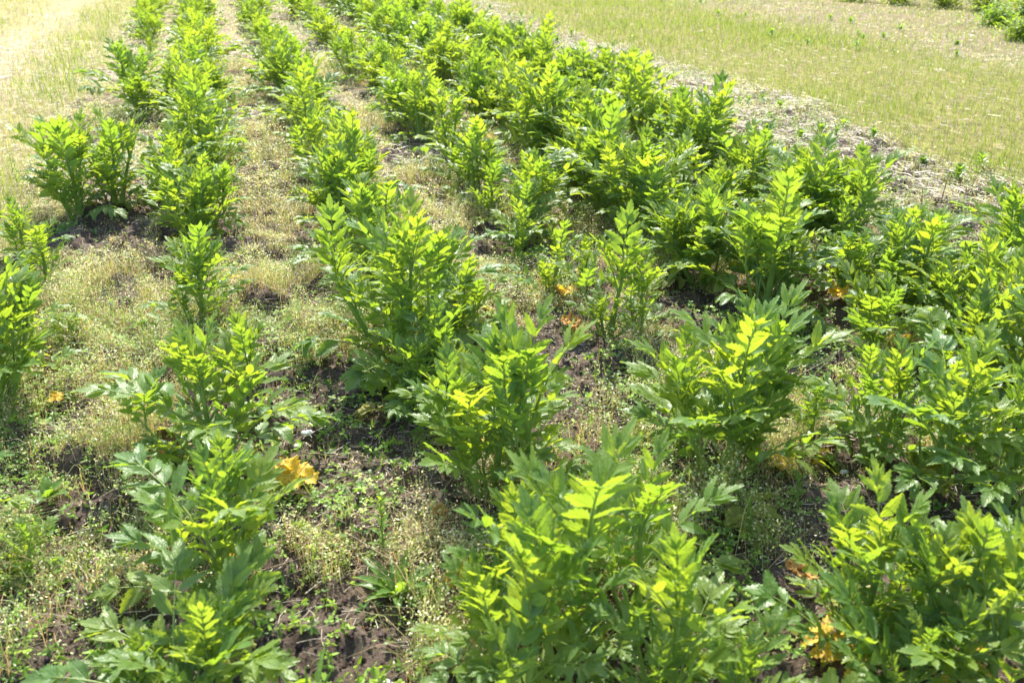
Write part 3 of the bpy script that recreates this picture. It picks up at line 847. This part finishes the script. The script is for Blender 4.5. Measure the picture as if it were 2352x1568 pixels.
for (n, a, b, hh, w) in ((260000, 5.5, 12, 0.05, 0.0014), (480000, 12, 30, 0.06, 0.0026)):
    x, y = sample(n, a, b, 0.9, 0.75)
    u, t_ = uv_of(x, y)
    uq = np.where(nr_.rand(n) < 0.65, np.round(u / 0.125) * 0.125 + nr_.randn(n) * 0.016, u)
    x, y = uq * LV[0] + t_ * RV[0], uq * LV[1] + t_ * RV[1]
    crop, res, field, left, far = zones(x, y)
    k = nr_.rand(n) < field + 0.45 * far + 0.22 * res; x, y = x[k], y[k]; fa = far[k]; m = len(x)
    f = sstep(0.4, 0.62, fbm(x * 0.8, y * 0.8, 3, 105))
    g = nr_.rand(m) < 0.58 + 0.26 * f - 0.30 * fa
    col = np.where(g[:, None], hsv_mix(GRNG, m, 0.2), hsv_mix(DRYG, m, 0.2) * 0.85)
    H = hh * (0.35 + nr_.rand(m)) * np.where(g, 1.3, 0.6)
    parts.append(blades(x, y, ground_z(x, y), H, w * (0.6 + nr_.rand(m)), col, 0.30))
stuff('young_grass', parts, M_GRASS, 'thin young grass sown over the field right of the crop', 'grass')

# ------------------------------------------------------------------ single weeds, fallen leaves, stalks, stones
def single_leaf_mesh(name, seed, L, W, mat, n=7, curl=0.6, tooth=0.16, fold=0.2, lobe=0.0, petiole=0.0, wave=0.06):
    rng = random.Random(seed); mb = MB()
    leaflet(mb, (0, petiole, 0.006), (0, 1, 0.1), (0, -0.1, 1), L, W, rng, n, fold, curl, lobe, 0, tooth, wave)
    if petiole: mb.tube([(0, 0, 0), (0, petiole * .6, 0.006), (0, petiole + L * .1, 0.007)], [0.003, 0.0024, 0.0015], 1, 5)
    return mb.mesh(name, [mat, M_RACHIS])
# fallen and dying leaves: compound outline lying on the ground, leaflets overlapping and curling
def fallen_leaf(px, py, size, mat, label, rz, seed):
    rng = random.Random(seed)
    p = ground_at(px, py); p.z = gz(p.x, p.y) + 0.05; size *= 1.05
    root = empty('fallen_leaf', p, rz); tag(root, label, 'leaf', 'yellowed leaves lying on the soil')
    root.rotation_euler = (R(rng.uniform(2, 16)), R(rng.uniform(-12, 12)), rz - 1.0 if rz > 1.6 else rz * 0.6)
    mb = MB()
    mb.tube([(0, -size * .55, 0), (0, -size * .2, 0.012), (0, size * .35, 0.006)], [0.0022, 0.0018, 0.001], 0, 5)
    link(bpy.data.objects.new('stalk', mb.mesh('stalk', [M_BROWN if mat is M_BROWN else M_PALE])), root)
    lm = MB()
    for j, (yy, a, q) in enumerate(((-.2, 75, .75), (-.2, -75, .7), (.05, 58, .85), (.05, -60, .8), (.3, 25, .8), (.3, -30, .85), (.32, 0, .9))):
        a = R(a + rng.uniform(-12, 12)); d = (math.sin(a), math.cos(a), rng.uniform(.0, .35))
        leaflet(lm, (0, yy * size * .8, 0.012), d, (rng.uniform(-.4, .4), rng.uniform(-.5, .3), 1), size * .60 * q, size * .60 * q, rng, 6, rng.uniform(-.2, .3), rng.uniform(-.9, .9), 0.12, 0, 0.16, 0.16)
    link(bpy.data.objects.new('blade', lm.mesh('blade', [mat])), root)
FL = [
 (685, 1125, 0.125, M_YELLOW, 'bright yellow ragged leaf with brown spots, largest fallen leaf at the left', 1.3),
 (545, 1352, 0.075, M_YELLOW, 'yellow leaf with dark dots standing at the base of the lower left plant', 0.3),
 (612, 1150, 0.055, M_BROWN, 'small curled brown leaf just left of the bright yellow fallen leaf', 2.2),
 (575, 1060, 0.055, M_YELLOW, 'small ochre leaf above the bright yellow fallen leaf', 0.1),
 (385, 1050, 0.06, M_BROWN, 'rust red dried leaf under the dark broad leaf at left', 1.0),
 (1300, 690, 0.12, M_YELLOW, 'yellow leaf lying left of the thick bare-stemmed plant', 1.9),
 (1325, 778, 0.10, M_BROWN, 'orange leaf lying below the thick bare-stemmed plant', 1.4),
 (1047, 722, 0.055, M_BROWN, 'small orange leaf at the foot of the dense third row clump', 0.2),
 (1050, 1345, 0.085, M_YELLOW, 'ochre leaf hanging beside the rosette weed at bottom centre', -0.4),
 (1845, 1345, 0.075, M_BROWN, 'orange leaf on the soil left of the lower right plants', 1.1),
 (1590, 1020, 0.07, M_YELLOW, 'yellow leaf at the lower left foot of the three-tipped plant', -0.6),
 (1475, 985, 0.075, M_PALE, 'pale yellow-green leaf left of the three-tipped plant', 0.4),
 (1935, 712, 0.10, M_YELLOW, 'yellow brown leaf in the weeds under the right hand rows', 0.9),
 (1800, 1085, 0.08, M_YELLOW, 'ochre leaf below the three-tipped plant on its right side', 2.6),
 (2115, 1095, 0.11, M_PALE, 'large spotted yellow-green leaf below the right hand group', -0.3),
 (2150, 1165, 0.10, M_PALE, 'pale speckled lobed leaf just below the large spotted one at right', 0.6),
 (1860, 560, 0.09, M_YELLOW, 'yellow leaf in the shade between the fifth and rightmost rows', 0.3),
 (885, 880, 0.07, M_YELLOW, 'ochre leaf under the low spreading plant left of centre', 0.8),
 (1010, 1205, 0.05, M_BROWN, 'brown curled leaf at the left foot of the middle foreground plants', 2.0),
 (490, 425, 0.07, M_BROWN, 'orange leaf between the plants of the second row', 0.0),
 (2080, 800, 0.10, M_YELLOW, 'brownish yellow leaf in the shade near the right edge', 1.7),
 (1130, 335, 0.07, M_YELLOW, 'small yellow leaf between the fourth and fifth rows', 1.2),
 (130, 930, 0.06, M_YELLOW, 'small yellow leaf in the weeds at the left edge', 0.5),
]
for i, (a, b, s, mt, lab, rz) in enumerate(FL): fallen_leaf(a, b, s, mt, lab, rz, 500 + i)

# broad-leaved rosette weeds
def rosette(px, py, nL, L, W, label, seed, mat=M_WEED, tooth=0.03, grp='rosette weeds', up=25):
    rng = random.Random(seed)
    p = ground_at(px, py); p.z = gz(p.x, p.y)
    root = empty('rosette_weed', p, rng.uniform(0, 6)); tag(root, label, 'weed', grp)
    ms = [single_leaf_mesh('leaf', seed * 10 + j, L * q, W * q, mat, 7, 0.7, tooth, 0.25, 0.0, L * .15) for j, q in enumerate((1, .8, 1.1))]
    for j in range(nL):
        o = bpy.data.objects.new('leaf', ms[j % 3]); link(o, root)
        o.rotation_euler = (R(up + 35 * j / nL + rng.uniform(-8, 8)), 0, j * 2.4)
        s = rng.uniform(.8, 1.1); o.scale = (s, s, s)
rosette(915, 1345, 16, 0.125, 0.030, 'broad smooth-leaved rosette weed in the gap between lower left and middle foreground plants', 3)
rosette(715, 1650, 14, 0.14, 0.012, 'narrow-leaved rosette weed at the bottom edge left of centre', 4, tooth=0.2, up=40)
rosette(830, 1640, 12, 0.11, 0.013, 'jagged narrow-leaved weed tuft at the bottom edge beside the bare soil', 5, tooth=0.3, up=45)
rosette(110, 1150, 7, 0.07, 0.035, 'small lobed weed in the pale cover at the left edge', 6, tooth=0.15)
rosette(2190, 1000, 8, 0.06, 0.025, 'small weed seedling between the right hand plants', 7)
rosette(1450, 1720, 9, 0.07, 0.028, 'small bright weed at the very bottom centre', 8)

# feathery upright weed
def upright_weed(px, py, h, label, seed, nl=14, L=0.05, W=0.008, mat=M_WEED, grp='upright weeds', lean=0.1):
    rng = random.Random(seed)
    p = ground_at(px, py) if px is not None else Vector(py); p.z = gz(p.x, p.y)
    root = empty('upright_weed', p, rng.uniform(0, 6)); tag(root, label, 'weed', grp)
    mb = MB(); l = Vector((rng.uniform(-lean, lean), rng.uniform(-lean, lean), 1))
    mb.tube([l * h * s for s in (0, .35, .7, 1)], [.003, .0025, .002, .001], 0, 5)
    link(bpy.data.objects.new('stem', mb.mesh('stem', [M_STEM])), root)
    lm = MB()
    for j in range(nl):
        s = 0.12 + 0.88 * j / nl; a = j * 2.4; e = R(25 + 45 * s)
        leaflet(lm, l * h * s, (math.cos(a) * math.cos(e), math.sin(a) * math.cos(e), math.sin(e)), (0, 0, 1) if e < 1.2 else (math.cos(a), math.sin(a), .3), L * rng.uniform(.6, 1.1) * (1.15 - .5 * s), W, rng, 4, .2, .6, 0, 0, .25)
    link(bpy.data.objects.new('foliage', lm.mesh('foliage', [mat])), root)
    return root
upright_weed(880, 1260, 0.17, 'feathery upright weed growing behind the broad-leaved rosette', 21, 26, 0.05, 0.010)
upright_weed(1800, 690, 0.14, 'bushy pale weed between the fifth row and the lone plants at right', 22, 20, 0.04, 0.010)
upright_weed(1290, 770, 0.12, 'wiry weed left of the orange fallen leaf', 23, 12, 0.03, 0.004)
upright_weed(1720, 1230, 0.15, 'upright weed with yellowish spike below the three-tipped plant', 24, 22, 0.018, 0.010)
upright_weed(1600, 1240, 0.12, 'short green weed below left of the three-tipped plant', 25, 16, 0.03, 0.014)
upright_weed(1830, 1180, 0.13, 'tufted weed in the weedy patch at lower right', 26, 16, 0.03, 0.012)
upright_weed(1990, 880, 0.10, 'small weed in front of the pale narrow-tipped plant at right', 27, 12, 0.03, 0.014)
rngw = random.Random(12)
spots = ['left grass edge', 'weedy strip']
for k in range(62):
    if k < 46:
        s_ = rngw.choice([rngw.gauss(2.75, .12), rngw.uniform(2.15, 2.9)]); y_ = rngw.uniform(10, 420)
    else:
        s_ = rngw.uniform(4.2, 5.6); y_ = rngw.uniform(5, 140)
    g = ground_at(445 + s_ * (y_ + 220), y_)
    lab = 'small green weed growing in the straw strip between the crop and the grass field' if k < 46 else 'small green weed on the brown ground at the far edge of the grass field'
    r_ = upright_weed(None, (g.x, g.y, 0), rngw.uniform(.03, .09), lab, 300 + k, 20, rngw.uniform(.05, .10), rngw.uniform(.018, .036), grp='weeds in the straw strip' if k < 46 else 'weeds beyond the field')
for k in range(12):
    y_ = rngw.uniform(40, 520); s_ = -0.62 + rngw.uniform(-.1, .12)
    g = ground_at(445 + s_ * (y_ + 220), y_)
    upright_weed(None, (g.x, g.y, 0), rngw.uniform(.08, .16), 'thin upright weed among the grass along the left side of the crop', 360 + k, 10, .04, .007, grp='weeds along the left grass edge')

# bushes in the far right corner
def bush(px, py, w, h, label, seed):
    rng = random.Random(seed)
    p = ground_at(px, py); p.z = gz(p.x, p.y)
    root = empty('bush', p); tag(root, label, 'bush', 'bushes beyond the field')
    mb = MB(); lm = MB()
    for j in range(16):
        a = rng.uniform(0, 6.28); l = Vector((math.cos(a) * w * rng.random(), math.sin(a) * w * rng.random(), h * rng.uniform(.5, 1)))
        mb.tube([l * s for s in (0, .5, 1)], [.008, .005, .002], 0, 5)
        for q in range(60):
            s = rng.uniform(.1, 1.15); b_ = rng.uniform(0, 6.28); e = rng.uniform(-.2, 1.1)
            o = l * s + Vector((rng.gauss(0, .10), rng.gauss(0, .10), rng.gauss(0, .06)))
            if o.z < 0.01: o.z = 0.02
            leaflet(lm, o, (math.cos(b_) * math.cos(e), math.sin(b_) * math.cos(e), math.sin(e)), (rng.uniform(-.5, .5), rng.uniform(-.5, .5), 1), rng.uniform(.04, .08), rng.uniform(.02, .035), rng, 2, .2, .5)
    link(bpy.data.objects.new('branches', mb.mesh('branches', [M_TWIG])), root)
    link(bpy.data.objects.new('foliage', lm.mesh('foliage', [M_LEAF])), root)
for i_, (bx_, by_, w_, h_, lab_) in enumerate([
    (1960, 4, .30, .22, 'lowest sprawling bush at the left end of the green fringe along the top edge'),
    (2060, 10, .45, .34, 'dark green bush second in the fringe along the top edge'),
    (2170, 18, .50, .38, 'broad dark bush in the middle of the fringe along the top edge'),
    (2265, 26, .45, .36, 'bright leafy bush in the fringe just left of the top right corner'),
    (2350, 40, .42, .34, 'tallest light green leafy bush in the top right corner'),
    (2290, 62, .22, .22, 'small ragged bush at the foot of the tall top right corner one'),
    (2352, 95, .20, .20, 'small ragged bush cut by the right edge below the corner'),
    (2420, 10, .6, .55, 'tall leafy bush beyond the top right corner')]):
    bush(bx_, by_, w_, h_, lab_, 41 + i_)
# single dry stalks
def stalk(x0, y0, x1, y1, r, label, lift=0.0, mat=None, upright=None, grp='dry stalks lying on the ground'):
    p, q = ground_at(x0, y0), ground_at(x1, y1)
    p.z = gz(p.x, p.y) + r + 0.012; q.z = gz(q.x, q.y) + r + 0.012
    if upright: q = p + Vector((upright[0], upright[1], upright[2])); p.z -= 0.03
    m_ = (p + q) / 2; d = q - p; side_ = Vector((-d.y, d.x, 0)) * 0.07
    o = Vector(p); mb = MB()
    pts = [p - o, p.lerp(q, .3) + side_ * .8 - o, p.lerp(q, .65) + side_ - o + Vector((0, 0, lift)), q - o]
    mb.tube(pts, [r, r * .95, r * .85, r * .6], 0, 7, .08)
    ob = bpy.data.objects.new('dry_stalk', mb.mesh('dry_stalk', [mat or M_DRY], True)); ob.location = o
    tag(link(ob), label, 'stalk', grp)
stalk(2010, 640, 2120, 560, .004, 'pale dry stalk reaching from the rightmost row to the straw strip', .02)
stalk(1690, 265, 1760, 290, .006, 'short thick pale stalk at the left end of the straw strip')
stalk(1870, 315, 1900, 325, .006, 'pale splinter on the straw strip below the field corner')
stalk(1950, 445, 2060, 475, .006, 'long pale stalk in the middle of the straw strip')
stalk(2030, 460, 2180, 520, .005, 'long slanting stalk crossing the straw strip')
stalk(2210, 480, 2330, 510, .006, 'thick pale stalk low on the straw strip near the right edge')
stalk(2240, 540, 2352, 600, .006, 'bleached stalk at the right edge beside the rightmost row')
stalk(2290, 620, 2345, 560, .004, 'thin bleached stalk crossing the thick one at the right edge')
stalk(2100, 400, 2200, 395, .005, 'straight pale stalk along the grass field boundary')
stalk(1720, 225, 1770, 235, .007, 'white looking stalk piece far along the weedy strip')
stalk(2160, 470, 2168, 460, .004, 'brown standing stub bent at the top, by the straw strip', mat=M_TWIG, upright=(0.03, 0.02, 0.16), grp='standing brown stubs')
stalk(2120, 480, 2128, 470, .004, 'shorter brown standing stub left of the bent one', mat=M_TWIG, upright=(-0.01, 0.03, 0.11), grp='standing brown stubs')
stalk(2210, 470, 2215, 460, .003, 'thin brown stub right of the bent one', mat=M_TWIG, upright=(0.01, 0.0, 0.09), grp='standing brown stubs')
stalk(1060, 1500, 1190, 1585, .0022, 'long pale straw lying at the bottom centre edge')
stalk(1080, 1545, 1150, 1530, .0015, 'thin straw crossing the long pale one at the bottom centre')
stalk(265, 1440, 390, 1400, .002, 'yellow straw lying left below the lower left plant', .01)
stalk(170, 1280, 200, 1360, .0016, 'curved pale straw on soil left of the lower left plant')
stalk(235, 1390, 290, 1560, .0016, 'pinkish long runner stalk on soil in the bottom left corner')
stalk(700, 1350, 800, 1290, .0018, 'straw on soil right of the lower left plant')
stalk(640, 995, 690, 1010, .002, 'short straw beside the white stone')

def stone(px, py, s, label, seed):
    rng = random.Random(seed); p = ground_at(px, py); p.z = gz(p.x, p.y) + s * .25
    mb = MB(); P = np.zeros((9, 13, 3)); UV = np.zeros((9, 13, 2))
    off = [rng.uniform(0, 6.28) for _ in range(4)]
    for i in range(9):
        for j in range(13):
            a = math.pi * i / 8; b_ = 2 * math.pi * (j % 12) / 12
            r = s * (1 + .18 * math.sin(2 * b_ + off[0]) + .14 * math.sin(3 * a + off[1]) + .10 * math.sin(5 * b_ + 3 * a + off[2]) * math.sin(a))
            P[i, j] = (r * math.sin(a) * math.cos(b_), r * .8 * math.sin(a) * math.sin(b_), r * .5 * math.cos(a))
    mb.grid(P, UV, 0)
    o = bpy.data.objects.new('stone', mb.mesh('stone', [M_STONE], False)); o.location = p
    tag(link(o), label, 'stone', 'pale stones in the soil')
stone(705, 995, .018, 'chalk white stone in the pale weeds above the bright yellow leaf', 1)
stone(680, 1010, .012, 'smaller white stone left of the chalk white one', 2)
stone(1420, 1000, .016, 'pale stone on soil left of the three-tipped plant', 3)
stone(1940, 1070, .012, 'small pinkish white stone between the lone and the right hand plants', 4)
stone(1590, 1660, .02, 'pale stone at the bottom edge right of centre', 5)
stone(885, 1545, .02, 'pale greyish stone at the bottom edge beside the jagged weed', 6)
